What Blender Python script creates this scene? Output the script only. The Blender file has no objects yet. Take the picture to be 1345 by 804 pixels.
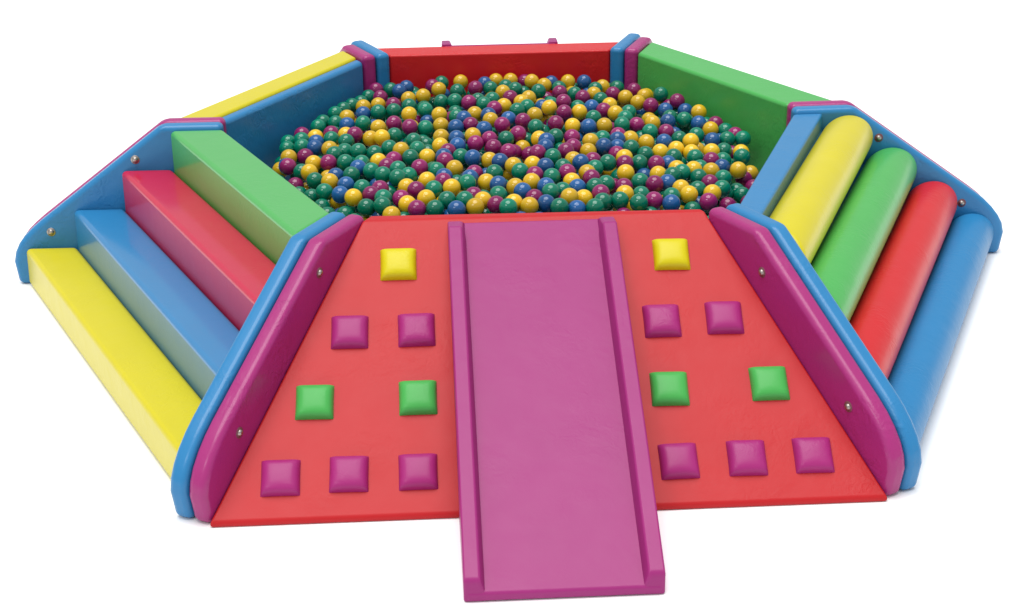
import bpy, bmesh, math, random
import numpy as np
from mathutils import Vector, Matrix

random.seed(7)
SC = bpy.context.scene
COL = SC.collection

# ------------------------------------------------------------------ camera
cam_d = bpy.data.cameras.new('camera')
cam = bpy.data.objects.new('camera', cam_d)
COL.objects.link(cam)
cr, cu, cf = (Vector((0.99830715, -0.0570061, -0.01153829)),
              Vector((0.03266352, 0.38535779, 0.92218896)),
              Vector((0.04812403, 0.92100471, -0.38656746)))
M = Matrix((cr, cu, -cf)).transposed().to_4x4()
M.translation = Vector((-0.31467144, -4.85651816, 2.31010887))
cam.matrix_world = M
cam_d.sensor_width = 36.0
cam_d.lens = 2190.38 / 1345.0 * 36.0
cam_d.clip_start = 0.05
cam_d.clip_end = 3000.0
SC.camera = cam

# ------------------------------------------------------------------ world, light, exposure
world = bpy.data.worlds.new('World')
SC.world = world
world.use_nodes = True
bg = world.node_tree.nodes['Background']
bg.inputs['Color'].default_value = (0.94, 0.97, 1.0, 1)
bg.inputs['Strength'].default_value = 0.62


sun_d = bpy.data.lights.new('overhead_light', 'SUN')
sun_d.energy = 2.9
sun_d.angle = math.radians(45)
sun_d.color = (1.0, 0.985, 0.96)
sun = bpy.data.objects.new('overhead_light', sun_d)
COL.objects.link(sun)
sun.rotation_euler = Vector((0.06, 0.02, -1)).to_track_quat('-Z', 'Y').to_euler()

for k, (dx, dy) in enumerate(((0.62, 0.55), (0.40, 0.62))):      # two small studio heads behind and above the camera, left side
    ld = bpy.data.lights.new('studio_head', 'SUN')
    ld.energy = 0.22
    ld.angle = math.radians(7)
    lo = bpy.data.objects.new('studio_head', ld)
    COL.objects.link(lo)
    lo.rotation_euler = Vector((dx, dy, -0.75)).to_track_quat('-Z', 'Y').to_euler()

SC.render.engine = 'CYCLES'
SC.view_settings.view_transform = 'Standard'
SC.view_settings.look = 'None'
SC.view_settings.exposure = 0.0
SC.view_settings.gamma = 1.0
SC.view_settings.use_curve_mapping = False
SC.cycles.max_bounces = 8

# ------------------------------------------------------------------ materials


def vinyl(name, col, rough=0.40, spec=0.22, coat=0.35, coat_ior=1.5, wrinkle=0.13, tint=0.02, pucker=0.35):
    m = bpy.data.materials.new(name)
    m.use_nodes = True
    nt = m.node_tree
    b = nt.nodes['Principled BSDF']
    b.inputs['Specular IOR Level'].default_value = spec
    if coat:
        b.inputs['Coat Weight'].default_value = coat
        b.inputs['Coat IOR'].default_value = coat_ior
        b.inputs['Coat Roughness'].default_value = 0.12 if coat_ior > 1.6 else 0.22
    tc = nt.nodes.new('ShaderNodeTexCoord')
    # faint cloudy dye variation of the coated fabric
    n1 = nt.nodes.new('ShaderNodeTexNoise')
    n1.inputs['Scale'].default_value = 5.0
    n1.inputs['Detail'].default_value = 6.0
    nt.links.new(tc.outputs['Object'], n1.inputs['Vector'])
    ramp = nt.nodes.new('ShaderNodeMapRange')
    ramp.inputs['From Min'].default_value = 0.3
    ramp.inputs['From Max'].default_value = 0.7
    ramp.inputs['To Min'].default_value = 1.0 - tint
    ramp.inputs['To Max'].default_value = 1.0 + tint
    nt.links.new(n1.outputs['Fac'], ramp.inputs['Value'])
    mx = nt.nodes.new('ShaderNodeVectorMath')
    mx.operation = 'SCALE'
    mx.inputs[0].default_value = col
    nt.links.new(ramp.outputs['Result'], mx.inputs['Scale'])
    nt.links.new(mx.outputs['Vector'], b.inputs['Base Color'])
    r2 = nt.nodes.new('ShaderNodeMapRange')
    r2.inputs['From Min'].default_value = 0.3
    r2.inputs['From Max'].default_value = 0.7
    r2.inputs['To Min'].default_value = rough - 0.015
    r2.inputs['To Max'].default_value = rough + 0.02
    n2 = nt.nodes.new('ShaderNodeTexNoise')
    n2.inputs['Scale'].default_value = 14.0
    n2.inputs['Detail'].default_value = 4.0
    nt.links.new(tc.outputs['Object'], n2.inputs['Vector'])
    nt.links.new(n2.outputs['Fac'], r2.inputs['Value'])
    nt.links.new(r2.outputs['Result'], b.inputs['Roughness'])
    # soft undulation of the padded cover plus fine leather grain
    n3 = nt.nodes.new('ShaderNodeTexNoise')
    n3.inputs['Scale'].default_value = 7.0
    n3.inputs['Detail'].default_value = 2.0
    n3.inputs['Distortion'].default_value = 0.6
    nt.links.new(tc.outputs['Object'], n3.inputs['Vector'])
    b1 = nt.nodes.new('ShaderNodeBump')
    b1.inputs['Strength'].default_value = wrinkle
    b1.inputs['Distance'].default_value = 0.02
    nt.links.new(n3.outputs['Fac'], b1.inputs['Height'])
    if pucker:
        n4 = nt.nodes.new('ShaderNodeTexNoise')
        n4.inputs['Scale'].default_value = 34.0
        n4.inputs['Detail'].default_value = 3.0
        n4.inputs['Distortion'].default_value = 1.4
        nt.links.new(tc.outputs['Object'], n4.inputs['Vector'])
        n5 = nt.nodes.new('ShaderNodeTexNoise')
        n5.inputs['Scale'].default_value = 4.5
        nt.links.new(tc.outputs['Object'], n5.inputs['Vector'])
        r5 = nt.nodes.new('ShaderNodeMapRange')
        r5.inputs['From Min'].default_value = 0.50
        r5.inputs['From Max'].default_value = 0.68
        r5.inputs['To Max'].default_value = 1.0
        r5.inputs['To Min'].default_value = 0.12
        nt.links.new(n5.outputs['Fac'], r5.inputs['Value'])
        mm = nt.nodes.new('ShaderNodeMath')
        mm.operation = 'MULTIPLY'
        nt.links.new(n4.outputs['Fac'], mm.inputs[0])
        nt.links.new(r5.outputs['Result'], mm.inputs[1])
        b4 = nt.nodes.new('ShaderNodeBump')
        b4.inputs['Strength'].default_value = pucker
        b4.inputs['Distance'].default_value = 0.008
        nt.links.new(mm.outputs['Value'], b4.inputs['Height'])
        nt.links.new(b1.outputs['Normal'], b4.inputs['Normal'])
        b1 = b4
    vo = nt.nodes.new('ShaderNodeTexVoronoi')
    vo.inputs['Scale'].default_value = 450.0
    nt.links.new(tc.outputs['Object'], vo.inputs['Vector'])
    b2 = nt.nodes.new('ShaderNodeBump')
    b2.inputs['Strength'].default_value = 0.12
    b2.inputs['Distance'].default_value = 0.0008
    nt.links.new(vo.outputs['Distance'], b2.inputs['Height'])
    nt.links.new(b1.outputs['Normal'], b2.inputs['Normal'])
    nt.links.new(b2.outputs['Normal'], b.inputs['Normal'])
    return m


def simple(name, col, rough, metal=0.0, spec=0.5):
    m = bpy.data.materials.new(name)
    m.use_nodes = True
    nt = m.node_tree
    b = nt.nodes['Principled BSDF']
    b.inputs['Metallic'].default_value = metal
    b.inputs['Specular IOR Level'].default_value = spec
    n = nt.nodes.new('ShaderNodeTexNoise')
    n.inputs['Scale'].default_value = 40.0
    tc = nt.nodes.new('ShaderNodeTexCoord')
    nt.links.new(tc.outputs['Object'], n.inputs['Vector'])
    r = nt.nodes.new('ShaderNodeMapRange')
    r.inputs['To Min'].default_value = max(0.02, rough - 0.03)
    r.inputs['To Max'].default_value = rough + 0.03
    nt.links.new(n.outputs['Fac'], r.inputs['Value'])
    nt.links.new(r.outputs['Result'], b.inputs['Roughness'])
    b.inputs['Base Color'].default_value = (*col, 1)
    return m


def ball_plastic(name, col):
    m = simple(name, col, 0.15)
    nt = m.node_tree
    b = nt.nodes['Principled BSDF']
    oi = nt.nodes.new('ShaderNodeObjectInfo')
    mr = nt.nodes.new('ShaderNodeMapRange')
    mr.inputs['To Min'].default_value = 0.78
    mr.inputs['To Max'].default_value = 1.18
    nt.links.new(oi.outputs['Random'], mr.inputs['Value'])
    vm = nt.nodes.new('ShaderNodeVectorMath')
    vm.operation = 'SCALE'
    vm.inputs[0].default_value = col
    nt.links.new(mr.outputs['Result'], vm.inputs['Scale'])
    nt.links.new(vm.outputs['Vector'], b.inputs['Base Color'])
    tc = nt.nodes.new('ShaderNodeTexCoord')
    sx = nt.nodes.new('ShaderNodeSeparateXYZ')
    nt.links.new(tc.outputs['Object'], sx.inputs[0])
    ab = nt.nodes.new('ShaderNodeMath')
    ab.operation = 'ABSOLUTE'
    nt.links.new(sx.outputs['Z'], ab.inputs[0])
    lt = nt.nodes.new('ShaderNodeMath')
    lt.operation = 'LESS_THAN'
    lt.inputs[1].default_value = 0.0011
    nt.links.new(ab.outputs[0], lt.inputs[0])
    bp = nt.nodes.new('ShaderNodeBump')
    bp.inputs['Strength'].default_value = 0.6
    bp.inputs['Distance'].default_value = 0.001
    nt.links.new(lt.outputs[0], bp.inputs['Height'])
    nt.links.new(bp.outputs['Normal'], b.inputs['Normal'])
    return m


YEL = (0.58, 0.50, 0.004)
RED = (0.46, 0.014, 0.018)
PUR = (0.33, 0.021, 0.155)
SLD = (0.30, 0.020, 0.155)
BLU = (0.020, 0.185, 0.41)
GRN = (0.060, 0.37, 0.075)
MAT = {
    'yellow': vinyl('yellow_vinyl', YEL),
    'red': vinyl('red_vinyl', (0.54, 0.010, 0.014), wrinkle=0.10, coat=0.2),
    'purple': vinyl('purple_vinyl', PUR, wrinkle=0.16, pucker=0.9),
    'blue': vinyl('blue_vinyl', BLU, pucker=0.6),
    'green': vinyl('green_vinyl', GRN),
    'slide': vinyl('slide_vinyl', SLD, wrinkle=0.08, spec=0.3, pucker=0.12, coat=0.0),
    'purple pad': vinyl('purple_pad_vinyl', PUR, wrinkle=0.1, coat=0.08, pucker=0.3),
    'green pad': vinyl('green_pad_vinyl', GRN, wrinkle=0.1, coat=0.08, pucker=0.3),
    'yellow pad': vinyl('yellow_pad_vinyl', YEL, wrinkle=0.1, coat=0.08, pucker=0.3),
    'blue roller': vinyl('blue_roller_vinyl', BLU, coat=0.1, spec=0.15),
    'red slope': vinyl('climbing_wall_vinyl', RED, wrinkle=0.08, coat=0.0, pucker=0.2),
    'red gloss': vinyl('glossy_red_vinyl', (.50, .005, .045), coat=0.5, coat_ior=1.8, wrinkle=0.07, pucker=0.15),
    'blue gloss': vinyl('glossy_blue_vinyl', BLU, coat=0.55, coat_ior=1.8, wrinkle=0.07, pucker=0.15),
    'green gloss': vinyl('glossy_green_vinyl', GRN, coat=0.55, coat_ior=1.8, wrinkle=0.07, pucker=0.15),
    'steel': simple('bolt_steel', (0.38, 0.34, 0.31), 0.4, 1.0),
    'washer': simple('bolt_washer', (0.16, 0.05, 0.06), 0.5),
    'ball_green': ball_plastic('green_ball_plastic', (0.0, 0.175, 0.10)),
    'ball_yellow': ball_plastic('yellow_ball_plastic', (0.68, 0.42, 0.012)),
    'ball_magenta': ball_plastic('magenta_ball_plastic', (0.24, 0.010, 0.105)),
    'ball_blue': ball_plastic('blue_ball_plastic', (0.012, 0.09, 0.27)),
    'white': simple('white_floor', (0.95, 0.95, 0.95), 0.9, 0, 0.0),
}

# ------------------------------------------------------------------ helpers


def tag(o, label=None, cat=None, group=None, kind=None):
    if label: o['label'] = label
    if cat: o['category'] = cat
    if group: o['group'] = group
    if kind: o['kind'] = kind
    return o


def thing(name, loc, label, cat, group=None):
    o = bpy.data.objects.new(name, None)
    o.empty_display_size = 0.1
    COL.objects.link(o)
    o.location = loc
    return tag(o, label, cat, group)


def link_mesh(name, me, mat, parent=None, smooth=True):
    o = bpy.data.objects.new(name, me)
    COL.objects.link(o)
    if mat: me.materials.append(MAT[mat])
    if smooth:
        me.polygons.foreach_set('use_smooth', [True] * len(me.polygons))
    if parent is not None:
        o.parent = parent
        o.matrix_parent_inverse = Matrix.Translation(-Vector(parent.location)) if not parent.parent else Matrix()
    return o


def soften(o, width, seg=4):
    b = o.modifiers.new('bevel', 'BEVEL')
    b.width = width
    b.segments = seg
    b.limit_method = 'ANGLE'
    b.angle_limit = math.radians(28)
    b.use_clamp_overlap = True
    w = o.modifiers.new('weighted', 'WEIGHTED_NORMAL')
    w.keep_sharp = False
    return o


def loft(name, A, B, mat, parent, bevel=0.012, seg=4):
    """solid between two end outlines of the same vertex count"""
    bm = bmesh.new()
    a = [bm.verts.new(v) for v in A]
    b = [bm.verts.new(v) for v in B]
    n = len(a)
    bm.faces.new(a)
    bm.faces.new(list(reversed(b)))
    for i in range(n):
        j = (i + 1) % n
        bm.faces.new((a[j], a[i], b[i], b[j]))
    bmesh.ops.recalc_face_normals(bm, faces=bm.faces)
    me = bpy.data.meshes.new(name)
    bm.to_mesh(me)
    bm.free()
    o = link_mesh(name, me, mat, parent)
    if bevel: soften(o, bevel, seg)
    return o


class Corner:
    """one joint of the hexagon: a seam line running outward from the inner rim"""
    def __init__(s, I, O, scale=None):
        s.I = Vector((*I, 0))
        d = Vector((*O, 0)) - s.I
        s.L = scale if scale else d.length / 0.82
        s.d = d.normalized()
        s.n = Vector((-s.d.y, s.d.x, 0))

    def p(s, u, z, off):
        v = s.I + s.d * (u * s.L) + s.n * off
        v.z = z
        return v


FL = Corner((-.560, .011), (-.990, -.811))
FR = Corner((.594, -.022), (.986, -.809))
LE = Corner((-1.047, 1.052), (-1.868, 1.069))
RI = Corner((1.033, 1.050), (1.873, 1.068))
BL = Corner((-.508, 1.962), (-.609, 2.184), 1.05)
BR = Corner((.522, 1.966), (.619, 2.198), 1.05)
T = 0.060      # panel thickness
G = 0.0015     # half the gap at the seam


def arc(cx, cz, r, a0, a1, n):
    return [(cx + r * math.cos(math.radians(a0 + (a1 - a0) * i / n)),
             cz + r * math.sin(math.radians(a0 + (a1 - a0) * i / n))) for i in range(n + 1)]


PANEL = [(0, 0), (0, .600), (.222, .600)] + [(.690, .247), (.728, .216), (.758, .188), (.782, .158), (.799, .125), (.808, .088)] + [(.798, .0)]


PANEL_MID = PANEL[:3] + [(.700, .250), (.738, .220), (.770, .188), (.797, .154), (.815, .122), (.824, .085)] + [(.812, .0)]
PANEL_REAR = [(0, 0), (0, .600), (.272, .600)] + PANEL[3:]
PANEL_LONG = [(0, 0), (0, .600), (.222, .600)] + [(.715, .262), (.752, .233), (.785, .200), (.811, .165), (.828, .130), (.836, .090)] + [(.820, .0)]


def cushion_panel(name, mat, corner, sign, parent):
    """padded end panel: outline extruded to T with rounded rims and slightly puffed faces"""
    o0, o1 = sign * G, sign * (G + T)
    bm = bmesh.new()
    pts = PANEL_LONG if corner in (FL, FR) else PANEL_MID if corner is RI else (PANEL_REAR if corner in (BL, BR) and mat == 'blue' else PANEL)
    a = [bm.verts.new(corner.p(u, z, o0)) for u, z in pts]
    b = [bm.verts.new(corner.p(u, z, o1)) for u, z in pts]
    n = len(a)
    bm.faces.new(a)
    bm.faces.new(list(reversed(b)))
    for i in range(n):
        j = (i + 1) % n
        bm.faces.new((a[j], a[i], b[i], b[j]))
    bmesh.ops.recalc_face_normals(bm, faces=bm.faces)
    me = bpy.data.meshes.new(name)
    bm.to_mesh(me)
    bm.free()
    o = link_mesh(name, me, mat, parent)
    soften(o, 0.021, 6)
    return o


def bolt(corner, sign, u, z, parent, ring='washer'):
    """domed bolt head on a washer sunk in the padding"""
    c = corner.p(u, z, sign * (G + T))
    nrm = corner.n * sign
    q = nrm.to_track_quat('Z', 'Y').to_matrix().to_4x4()
    prof = [(0.0001, .0095), (.005, .009), (.0085, .007), (.0098, .0035), (.0102, .0018), (.0155, .0018), (.0165, .0008), (.0165, -.002)]
    bm = bmesh.new()
    N = 20
    rings = []
    for r, h in prof:
        rings.append([bm.verts.new(c + (q @ Vector((r * math.cos(2 * math.pi * k / N), r * math.sin(2 * math.pi * k / N), h)))) for k in range(N)])
    for i in range(len(rings) - 1):
        for k in range(N):
            f = bm.faces.new((rings[i][k], rings[i + 1][k], rings[i + 1][(k + 1) % N], rings[i][(k + 1) % N]))
            f.material_index = 1 if i >= 4 else 0
    bm.faces.new(rings[0])
    bmesh.ops.recalc_face_normals(bm, faces=bm.faces)
    me = bpy.data.meshes.new('bolt')
    bm.to_mesh(me)
    bm.free()
    o = link_mesh('bolt', me, 'steel', parent)
    me.materials.append(MAT[ring])
    o.matrix_parent_inverse = parent.matrix_parent_inverse.inverted() if False else Matrix()
    return o


# ------------------------------------------------------------------ setting
def ground():
    bm = bmesh.new()
    S = 600
    vs = [bm.verts.new(v) for v in ((-S, -S, 0), (S, -S, 0), (S, S, 0), (-S, S, 0))]
    bm.faces.new(vs)
    me = bpy.data.meshes.new('ground')
    bm.to_mesh(me)
    bm.free()
    o = link_mesh('ground', me, 'white', None, False)
    tag(o, kind='structure')


ground()
SEG = T + G + 0.001      # where a module's body meets the inner face of its panel

# ------------------------------------------------------------------ front: climbing wall module
cw = thing('climbing_wall', (0, -.4, 0), 'red sloping climbing wall with square grip pads and the purple slide running down its middle', 'climbing wall')
e1 = cushion_panel('end_panel', 'purple', FL, 1, cw)
e2 = cushion_panel('end_panel', 'purple', FR, -1, cw)
e1['label'] = e2['label'] = 'purple padded end panel with two bolts'
for u, z in ((.257, .513), (.672, .208)): bolt(FL, 1, u, z, e1)
for u, z in ((.267, .482), (.655, .214)): bolt(FR, -1, u, z, e2)


def on_x(corner, off, y, z):
    """point on a panel's inner face at world y"""
    u = (y - corner.I.y - corner.n.y * off) / (corner.d.y * corner.L)
    return corner.p(u, z, off)


RIM_Y, TOE_Y, TOE_Z = -.045, -.850, .018
A = [on_x(FL, SEG, .004, 0), on_x(FL, SEG, .004, .588), on_x(FL, SEG, RIM_Y, .588), on_x(FL, SEG, TOE_Y, TOE_Z), on_x(FL, SEG, TOE_Y - .002, 0)]
B = [on_x(FR, -SEG, -.024, 0), on_x(FR, -SEG, -.024, .588), on_x(FR, -SEG, RIM_Y, .588), on_x(FR, -SEG, TOE_Y, TOE_Z), on_x(FR, -SEG, TOE_Y - .002, 0)]
loft('slope_panel', A, B, 'red slope', cw, 0.024, 6)

# local frame of the slope face
pA = A[2]
W_x = Vector((1, 0, 0))
W_y = (A[2] - A[3])
W_y.x = 0
W_y.normalize()
W_n = W_x.cross(W_y)


def grip_pad(c, mat, label, s=.055, h=.032):
    N = 16
    ts = [math.sin(math.pi / 2 * (2 * i / N - 1)) for i in range(N + 1)]
    bm = bmesh.new()
    g = []
    tw = random.uniform(-.02, .02)
    for j, v in enumerate(ts):
        row = []
        for i, u in enumerate(ts):
            e = (max(0, 1 - abs(u) ** 7) ** .55) * (max(0, 1 - abs(v) ** 7) ** .55)
            puff = .82 + .18 * (1 - u * u) * (1 - v * v)
            pinch = 1 - .015 * (1 - (v * v if abs(u) >= abs(v) else u * u))
            hh = h * e * puff
            uu, vv = u * pinch * s, v * pinch * s
            uu, vv = uu - tw * vv, vv + tw * uu
            row.append(bm.verts.new(c + W_x * uu + W_y * vv + W_n * (hh - .002)))
        g.append(row)
    for j in range(N):
        for i in range(N):
            bm.faces.new((g[j][i], g[j][i + 1], g[j + 1][i + 1], g[j + 1][i]))
    bmesh.ops.recalc_face_normals(bm, faces=bm.faces)
    me = bpy.data.meshes.new('grip_pad')
    bm.to_mesh(me)
    bm.free()
    o = link_mesh('grip_pad', me, mat + ' pad', cw)
    o['label'] = label
    return o


# colour, sideways position in metres, distance down the slope from its top edge
PADS = [('yellow', -0.41, -0.165), ('purple', -0.556, -0.397), ('purple', -0.361, -0.397), ('green', -0.656, -0.626), ('green', -0.362, -0.623),
        ('purple', -0.748, -0.861), ('purple', -0.559, -0.857), ('purple', -0.367, -0.858),
        ('yellow', 0.414, -0.16), ('purple', 0.362, -0.394), ('purple', 0.548, -0.39), ('green', 0.361, -0.623), ('green', 0.651, -0.617),
        ('purple', 0.363, -0.855), ('purple', 0.556, -0.853), ('purple', 0.744, -0.852)]
for c, x, d in PADS:
    q = pA + W_y * d
    q.x = x
    grip_pad(q, c, c + ' square padded climbing grip')

# ------------------------------------------------------------------ slides


def slide(name, x0, x1, y0, z0, y1, wall_foot, wall_z, sgn, label, rail_h=.048, rail_w=.042, flat=.075):
    t = thing(name, ((x0 + x1) / 2, (y0 + y1) / 2, 0), label, 'slide', 'purple slides over the ball pit rim')
    X = lambda x, prof: [Vector((x, yy, zz)) for yy, zz in prof]
    k = (z0 - .028) / abs(y1 - y0)
    bed = [(y0, z0), (y1, .028), (y1, .002), (wall_foot, .002), (y0, wall_z)]
    loft('slide_bed', X(x0 + .006, bed), X(x1 - .006, bed), 'slide', t, .010)
    bz = lambda y: z0 - k * abs(y - y0)
    yf = y0 + sgn * flat
    ye = y1 - sgn * .002
    # stations down the slope: y, top of rail, foot of the outer side
    sts = [(y0 + sgn * .002, z0 + .004, wall_z), (yf, bz(yf) + rail_h, wall_z - .05), (wall_foot, bz(wall_foot) + rail_h, .001), (ye - sgn * .022, bz(ye) + rail_h - .001, .001), (ye - sgn * .006, bz(ye) + rail_h * .78, .001), (ye, bz(ye) + rail_h * .45, .001)]
    for xo, dr in ((x0, 1), (x1, -1)):
        bm = bmesh.new()
        rings = []
        for yy, zt, zb in sts:
            rings.append([bm.verts.new(v) for v in ((xo, yy, zb), (xo, yy, zt), (xo + dr * rail_w, yy, zt),
                                                   (xo + dr * (rail_w + .013), yy, min(bz(yy), zt) - .004), (xo + dr * (rail_w + .013), yy, zb))])
        for a, b in zip(rings[:-1], rings[1:]):
            for q in range(5):
                w = (q + 1) % 5
                bm.faces.new((a[q], a[w], b[w], b[q]))
        bm.faces.new(rings[0])
        bm.faces.new(rings[-1])
        bmesh.ops.recalc_face_normals(bm, faces=bm.faces)
        me = bpy.data.meshes.new('side_rail')
        bm.to_mesh(me)
        bm.free()
        soften(link_mesh('side_rail', me, 'slide', t), .021, 7)
    return t


slide('slide', -.258, .252, -.066, .583, -1.275, -.885, .565, -1, 'long purple slide with raised side rails on the red climbing wall')

# ------------------------------------------------------------------ left front: steps
st = thing('step_unit', (-1.2, 0.1, 0), 'four padded steps in green, red, blue and yellow between blue panels', 'steps')
e1 = cushion_panel('end_panel', 'blue', LE, 1, st)
e2 = cushion_panel('end_panel', 'blue', FL, -1, st)
for u, z in ((.656, .206), (.322, .477)): bolt(LE, 1, u, z, e1, 'steel')
H4 = [.148, .294, .440, .586]
R4 = [(.568, .757), (.380, .566), (.191, .378), (-.006, .189)]
for (r0, r1), h, c in zip(R4, H4, ('yellow', 'blue', 'red', 'green')):
    pr = [(r0, .002), (r0, h), (r1, h), (r1 + .004, .002)]
    o = loft('step', [LE.p(u, z, SEG) for u, z in pr], [FL.p(u, z, -SEG) for u, z in pr], c if c == 'yellow' else c + ' gloss', st, .018, 6)
    o['label'] = c + ' padded step'

# ------------------------------------------------------------------ right front: rollers
ro = thing('roller_unit', (1.2, 0.1, 0), 'climbing ramp of four fat padded rollers in yellow, green, red and blue', 'roller ramp')
e1 = cushion_panel('end_panel', 'blue', RI, -1, ro)
e2 = cushion_panel('end_panel', 'blue', FR, 1, ro)
for u, z in ((.317, .481), (.648, .213)): bolt(RI, -1, u, z, e1)
pr = [(-.002, .002), (-.002, .584), (.105, .584), (.105, .515), (.72, .022), (.72, .002)]
loft('inner_wall', [RI.p(u, z, -SEG) for u, z in pr], [FR.p(u, z, SEG) for u, z in pr], 'blue', ro, .016)


def roller(rc, zc, mat, rad=.0945):
    N = 40
    a = Vector(RI.p(rc, zc, -SEG))
    b = Vector(FR.p(rc, zc, SEG))
    bm = bmesh.new()
    # end outlines lie in the planes of the two panels; the rim is rounded off over 15 mm
    ax = (b - a).normalized()
    stations = [(0.0, .90), (.004, .955), (.010, .985), (.02, 1.0), (.25, 1.004), (.5, 1.0), (.75, 1.004), (.98, 1.0), (.990, .985), (.996, .955), (1.0, .90)]
    sa, sb = 1.0 / abs(ax.dot(RI.n)), 1.0 / abs(ax.dot(FR.n))
    rings = []
    for t, s in stations:
        c = a.lerp(b, t)
        dirv = RI.d * (sa * (1 - t)) + FR.d * (sb * t)
        rings.append([bm.verts.new(c + dirv * (rad * s * math.cos(2 * math.pi * k / N)) + Vector((0, 0, rad * s * math.sin(2 * math.pi * k / N)))) for k in range(N)])
    for i in range(len(rings) - 1):
        for k in range(N):
            bm.faces.new((rings[i][k], rings[i][(k + 1) % N], rings[i + 1][(k + 1) % N], rings[i + 1][k]))
    bm.faces.new(list(reversed(rings[0])))
    bm.faces.new(rings[-1])
    bmesh.ops.recalc_face_normals(bm, faces=bm.faces)
    me = bpy.data.meshes.new('roller')
    bm.to_mesh(me)
    bm.free()
    o = link_mesh('roller', me, 'blue roller' if mat == 'blue' else mat, ro)
    o['label'] = mat + ' padded roller'
    return o


for rc, zc, c in ((.202, .486, 'yellow'), (.370, .353, 'green'), (.533, .216, 'red'), (.690, .089, 'blue')):
    roller(rc, zc, c, {'blue': .087, 'yellow': .0905}.get(c, .0945))

# ------------------------------------------------------------------ left rear: blue wall with yellow ramp
lr = thing('ramp_unit', (-1.1, 1.9, 0), 'yellow topped ramp module with a blue inner wall behind the steps', 'ramp module')
cushion_panel('end_panel', 'purple', LE, -1, lr)
cushion_panel('end_panel', 'purple', BL, 1, lr)
pr = [(.000, .002), (.000, .580), (.062, .580), (.062, .002)]
loft('inner_wall', [LE.p(u, z, -SEG) for u, z in pr], [BL.p(u, z, SEG) for u, z in pr], 'blue', lr, .018, 5)
pr = [(.065, .002), (.065, .584), (.200, .584), (.770, .03), (.770, .002)]
loft('ramp', [LE.p(u, z, -SEG) for u, z in pr], [BL.p(u, z, SEG) for u, z in pr], 'yellow', lr, .014)

# ------------------------------------------------------------------ right rear: green ramp
rr = thing('ramp_unit', (1.1, 1.9, 0), 'plain green ramp module behind the rollers', 'ramp module')
cushion_panel('end_panel', 'purple', RI, 1, rr)
cushion_panel('end_panel', 'purple', BR, -1, rr)
pr = [(.000, .002), (.000, .586), (.200, .586), (.770, .03), (.770, .002)]
loft('ramp', [RI.p(u, z, SEG) for u, z in pr], [BR.p(u, z, -SEG) for u, z in pr], 'green', rr, .022, 5)

# ------------------------------------------------------------------ rear: red wall
bk = thing('ramp_unit', (0, 2.4, 0), 'low red wall between blue panels at the rear of the ball pit', 'ramp module')
cushion_panel('end_panel', 'blue', BL, -1, bk)
cushion_panel('end_panel', 'blue', BR, 1, bk)
pr = [(.012, .002), (.012, .586), (.155, .586), (.800, .02), (.800, .002)]
loft('slope_panel', [BL.p(u, z, -SEG) for u, z in pr], [BR.p(u, z, SEG) for u, z in pr], 'red', bk, .020, 5)
slide('slide', -.235, .262, 2.140, .590, 3.40, 2.96, .560, 1, 'rear purple slide, only its two rail ends showing above the red rear wall', .034, .036, .07)

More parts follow.
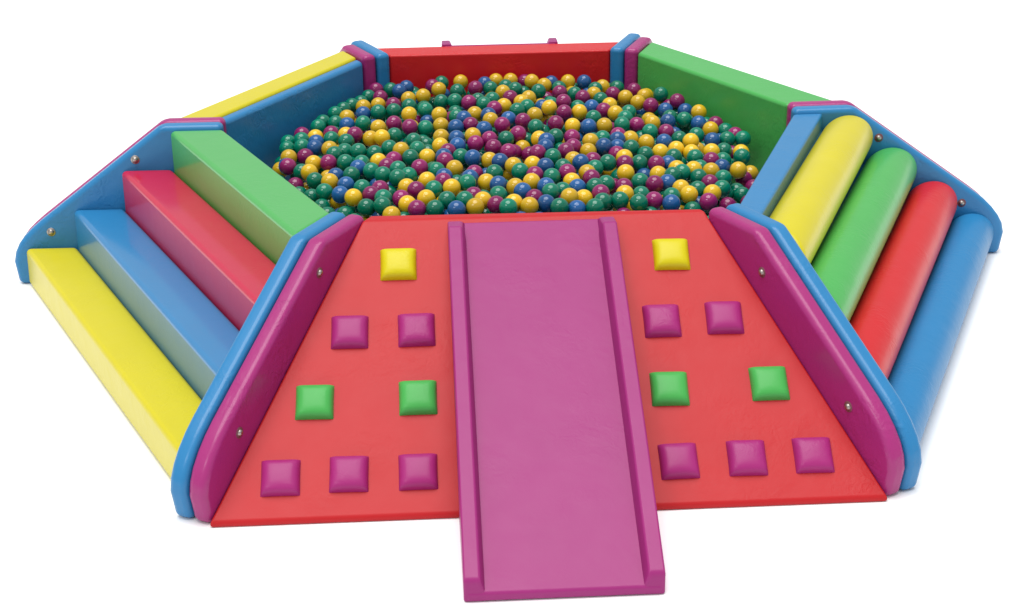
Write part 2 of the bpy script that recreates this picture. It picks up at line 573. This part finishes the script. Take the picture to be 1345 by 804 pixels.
# ------------------------------------------------------------------ balls
BALLS = [(-49,383,467,0),(122,380,464,0),(-221,399,459,3),(241,382,458,0),(23,405,462,1),(-158,414,461,1),(-438,410,442,1),(181,391,451,3),(-292,430,453,0),(-87,430,461,2),(-353,437,452,2),(81,426,462,3),(-27,441,462,1),(161,444,476,1),(-191,466,469,0),(272,435,459,0),(393,422,456,0),(-251,476,467,0),(-130,475,462,1),(-469,479,453,0),(332,451,456,0),(-385,490,451,1),(46,494,459,2),(506,440,444,3),(213,483,456,1),(-524,504,439,0),(-76,513,468,0),(-321,516,461,1),(154,495,443,2),(450,464,448,2),(103,512,473,0),(272,496,468,2),(-159,533,460,2),(356,508,459,1),(9,543,467,3),(-467,547,456,0),(-406,547,452,2),(147,554,461,0),(414,525,448,0),(641,488,429,2),(518,515,443,0),(-570,581,450,1),(92,579,471,3),(260,567,468,0),(-509,592,454,2),(579,524,445,1),(-232,607,467,1),(-13,600,465,1),(201,583,461,3),(-355,611,460,2),(-293,612,461,0),(45,619,475,1),(-70,624,467,3),(-177,634,473,0),(303,612,462,0),(364,604,452,2),(-617,642,441,3),(-260,663,471,2),(667,564,433,1),(-387,663,454,1),(472,610,457,2),(187,646,463,1),(-480,666,449,2),(-110,670,461,1),(563,599,442,1),(257,656,470,2),(120,680,471,0),(-166,695,470,3),(623,607,433,0),(-543,694,445,0),(62,700,473,2),(427,656,452,0),(-675,690,436,0),(522,645,448,3),(-316,712,460,1),(709,612,432,0),(176,705,477,2),(-256,729,466,3),(-419,734,466,0),(12,736,476,0),(-78,741,471,0),(248,722,467,1),(383,711,467,1),(-601,741,442,3),(-148,760,465,2),(548,700,456,0),(676,671,434,2),(-471,779,463,0),(-381,782,457,0),(-659,770,446,1),(105,784,476,3),(168,784,471,0),(-8,799,477,1),(281,774,467,0),(503,741,448,1),(-281,812,463,0),(645,725,438,0),(730,712,436,0),(-217,820,466,1),(589,746,451,0),(-341,826,471,2),(-418,830,466,0),(-584,822,452,0),(234,811,478,3),(63,829,470,1),(-53,841,480,3),(331,814,473,0),(392,811,469,2),(-715,830,432,0),(-514,852,455,0),(-641,843,442,3),(636,785,448,1),(-249,877,478,2),(-458,877,462,2),(281,851,471,2),(699,782,441,1),(579,808,445,1),(-149,890,481,3),(508,829,459,2),(212,868,470,1),(-89,893,469,1),(-562,891,455,3),(449,848,458,0),(140,891,477,0),(-738,895,443,1),(668,836,436,0),(88,923,483,2),(803,812,432,1),(400,891,466,1),(-434,935,468,2),(-373,938,474,0),(-253,939,474,3),(556,865,446,3),(-191,939,471,0),(748,840,435,3),(-313,952,470,1),(-551,952,453,0),(-490,959,456,1),(193,948,479,2),(-16,968,476,2),(-611,964,454,0),(-769,947,428,0),(-672,973,452,2),(718,893,445,2),(379,949,461,2),(584,919,454,0),(483,942,459,0),(-236,1003,472,2),(277,974,467,1),(-820,979,440,2),(121,1000,480,3),(-728,997,443,1),(336,988,481,3),(435,977,475,0),(224,1004,477,2),(541,963,460,1),(-68,1027,476,2),(-408,1033,473,1),(667,943,442,0),(768,933,431,0),(-348,1047,471,0),(-200,1052,479,3),(-505,1050,458,0),(389,1016,466,3),(-263,1068,475,1),(-565,1063,464,0),(-133,1072,479,2),(130,1060,485,3),(-829,1037,423,3),(-654,1062,455,0),(-451,1077,469,0),(844,963,433,0),(663,1004,442,1),(295,1071,475,1),(739,1011,441,1),(396,1076,477,3),(611,1037,446,1),(-79,1118,480,2),(-17,1120,478,0),(-618,1113,450,0),(168,1114,484,0),(-825,1097,437,1),(107,1117,476,1),(-201,1136,481,3),(230,1114,479,2),(-140,1139,489,1),(-765,1109,435,2),(-361,1138,475,0),(344,1109,473,0),(506,1089,459,1),(-675,1134,454,1),(-258,1159,481,1),(448,1108,469,1),(791,1045,432,0),(573,1090,459,3),(31,1157,486,2),(855,1040,425,1),(675,1098,456,1),(-732,1167,450,3),(408,1157,469,2),(-481,1204,472,1),(-615,1198,461,0),(-782,1208,443,0),(-94,1236,484,3),(102,1230,488,0),(641,1158,448,0),(-434,1243,466,0),(-525,1243,457,1),(-584,1249,472,2),(534,1195,468,0),(-840,1225,431,0),(-731,1243,447,3),(-24,1265,490,2),(768,1164,436,3),(-200,1275,483,3),(597,1206,462,2),(-674,1266,452,0),(306,1255,477,3),(-376,1294,483,2),(246,1268,477,1),(182,1279,486,2),(367,1261,477,1),(-143,1299,483,2),(828,1180,434,0),(714,1208,445,0),(-316,1305,474,0),(-620,1297,458,1),(436,1268,477,0),(-256,1317,479,1),(889,1186,433,0),(-789,1291,444,0),(59,1321,487,2),(-65,1334,490,1),(-738,1329,442,1),(-842,1318,427,0),(496,1302,464,2),(-678,1342,451,2),(-497,1359,465,1),(6,1364,483,3),(-166,1375,487,3),(559,1312,467,1),(873,1258,427,2),(109,1384,491,1),(-437,1391,470,2),(-70,1406,489,3),(784,1300,439,1),(337,1374,476,0),(461,1371,472,0),(-794,1394,434,2),(-557,1419,466,0),(625,1352,459,3),(-193,1433,478,0),(844,1312,428,0),(-122,1439,485,1),(227,1422,487,2),(745,1346,450,3),(-620,1431,457,3),(-260,1447,484,1),(288,1437,483,1),(428,1423,478,1),(693,1381,457,0),(46,1467,487,0),(814,1364,441,2),(-378,1477,480,1),(-43,1489,491,2),(-735,1472,441,0),(173,1481,491,1),(643,1421,455,0),(387,1469,477,2),(-668,1497,447,0),(-314,1527,482,0),(786,1416,423,0),(488,1484,462,0),(89,1529,483,0),(-3,1538,487,1),(-500,1542,474,0),(344,1513,479,3),(-624,1538,457,1),(763,1457,463,1),(-439,1550,475,0),(150,1537,478,3),(-719,1531,442,0),(-560,1552,465,3),(235,1547,495,2),(291,1543,470,0),(-80,1589,481,0),(746,1487,412,0),(420,1557,473,1),(190,1584,474,0),(-139,1611,484,2),(70,1602,482,1),(-378,1612,475,0),(642,1538,451,3),(721,1531,448,3),(-673,1609,453,0),(586,1560,466,2),(-194,1639,484,0),(-44,1639,486,0),(29,1647,489,2),(695,1579,476,2),(540,1603,468,1),(-101,1659,478,0),(-249,1663,475,0),(103,1654,484,1),(392,1633,475,0),(696,1575,414,0),(-642,1662,455,0),(-442,1674,465,2),(322,1653,480,2),(-563,1675,459,1),(-503,1695,460,1),(670,1623,441,2),(639,1655,484,0),(3,1720,492,1),(371,1691,482,1),(-610,1715,455,0),(498,1677,469,1),(234,1713,486,2),(295,1708,480,0),(148,1726,491,0),(-381,1738,470,1),(-321,1752,476,1),(641,1675,425,1),(452,1718,473,2),(55,1759,492,0),(578,1701,465,1),(-576,1772,450,0),(-496,1788,465,2),(-180,1804,479,0),(-106,1806,489,2),(386,1779,478,0),(-43,1812,484,0),(-256,1818,484,1),(594,1759,451,1),(-545,1825,458,0),(-418,1833,477,3),(240,1826,474,0),(180,1836,485,1),(548,1798,465,2),(21,1849,480,0),(421,1829,474,1),(-281,1874,483,2),(-515,1876,473,2),(131,1873,493,1),(-454,1883,470,0),(482,1837,466,0),(-389,1888,477,3),(-64,1888,484,3),(213,1890,480,3),(283,1890,483,1),(45,1917,488,1),(-243,1925,482,0),(-163,1925,485,1),(351,1895,479,3),(-16,1926,486,1),(105,1926,479,2)]
COLS = ['green', 'yellow', 'magenta', 'blue']
RB = .0312
LAB = {'green': 'glossy dark green plastic ball among the balls filling the pit',
       'yellow': 'glossy yellow plastic ball among the balls filling the pit',
       'magenta': 'glossy magenta plastic ball among the balls filling the pit',
       'blue': 'glossy dark blue plastic ball among the balls filling the pit'}


def sphere_mesh(name, segs, rings, r):
    bm = bmesh.new()
    bmesh.ops.create_uvsphere(bm, u_segments=segs, v_segments=rings, radius=r)
    me = bpy.data.meshes.new(name)
    bm.to_mesh(me)
    bm.free()
    return me


src = {}
for c in COLS:
    me = sphere_mesh('plastic_ball_' + c, 32, 20, RB)
    me.materials.append(MAT['ball_' + c])
    me.polygons.foreach_set('use_smooth', [True] * len(me.polygons))
    src[c] = me
proto = {}
for x, y, z, k in BALLS[:300]:
    c = COLS[k]
    if c not in proto:
        o = bpy.data.objects.new('plastic_ball', src[c])
        tag(o, LAB[c], 'ball', c + ' balls in the ball pit')
        proto[c] = o
    else:
        o = proto[c].copy()
    COL.objects.link(o)
    o.location = (x / 1000, y / 1000, z / 1000)
    o.rotation_euler = (random.uniform(0, 6), random.uniform(0, 6), 0)

# the rest of the balls: the far rows and the layers below the top one
rng = np.random.default_rng(5)
cor = np.array([c.I[:2] for c in (FL, FR, RI, BR, BL, LE)])
P = np.array([b[:3] for b in BALLS], float) / 1000
rest = [(np.array(b[:3]) / 1000, b[3]) for b in BALLS[300:]]
allp = list(P)


def surf(x, y):
    return .485 - .06 * (abs(x) / .9) ** 2 - .035 * min(max((1.2 - y) / 1.2, 0), 1)


def inside(x, y, m):
    for i in range(6):
        a, b = cor[i], cor[(i + 1) % 6]
        d = (b - a) / np.linalg.norm(b - a)
        if (x - a[0]) * -d[1] + (y - a[1]) * d[0] < m: return False
    return True


arr = np.zeros((4000, 3))
n = len(allp)
arr[:n] = P
for lo, hi, tries in ((.03, .045, 7000), (.045, .085, 6000), (.085, .115, 6000)):
    xs = rng.uniform(-1.1, 1.1, tries)
    ys = rng.uniform(0, 2.0, tries)
    dz = rng.uniform(lo, hi, tries)
    for x, y, q in zip(xs, ys, dz):
        if not inside(x, y, .036) or abs(x) > .87: continue
        v = np.array((x, y, surf(x, y) - q))
        if ((arr[:n] - v) ** 2).sum(1).min() < .0585 ** 2: continue
        arr[n] = v
        n += 1
        rest.append((v, int(rng.choice(4, p=[.58, .14, .14, .14]))))
unit = sphere_mesh('u', 18, 12, RB)
uv = np.array([v.co[:] for v in unit.vertices])
uf = [tuple(p.vertices) for p in unit.polygons]
V, F, MI = [], [], []
for v, k in rest:
    b = len(V) * len(uv)
    V.append(uv + v)
    F += [tuple(i + b for i in f) for f in uf]
    MI += [k] * len(uf)
me = bpy.data.meshes.new('ball_layer')
me.from_pydata(np.concatenate(V).tolist(), [], F)
for c in COLS: me.materials.append(MAT['ball_' + c])
me.polygons.foreach_set('material_index', MI)
o = link_mesh('ball_layer', me, None, None)
tag(o, 'many small plastic balls lying beneath and behind the top layer of the pit', 'balls', None, 'stuff')
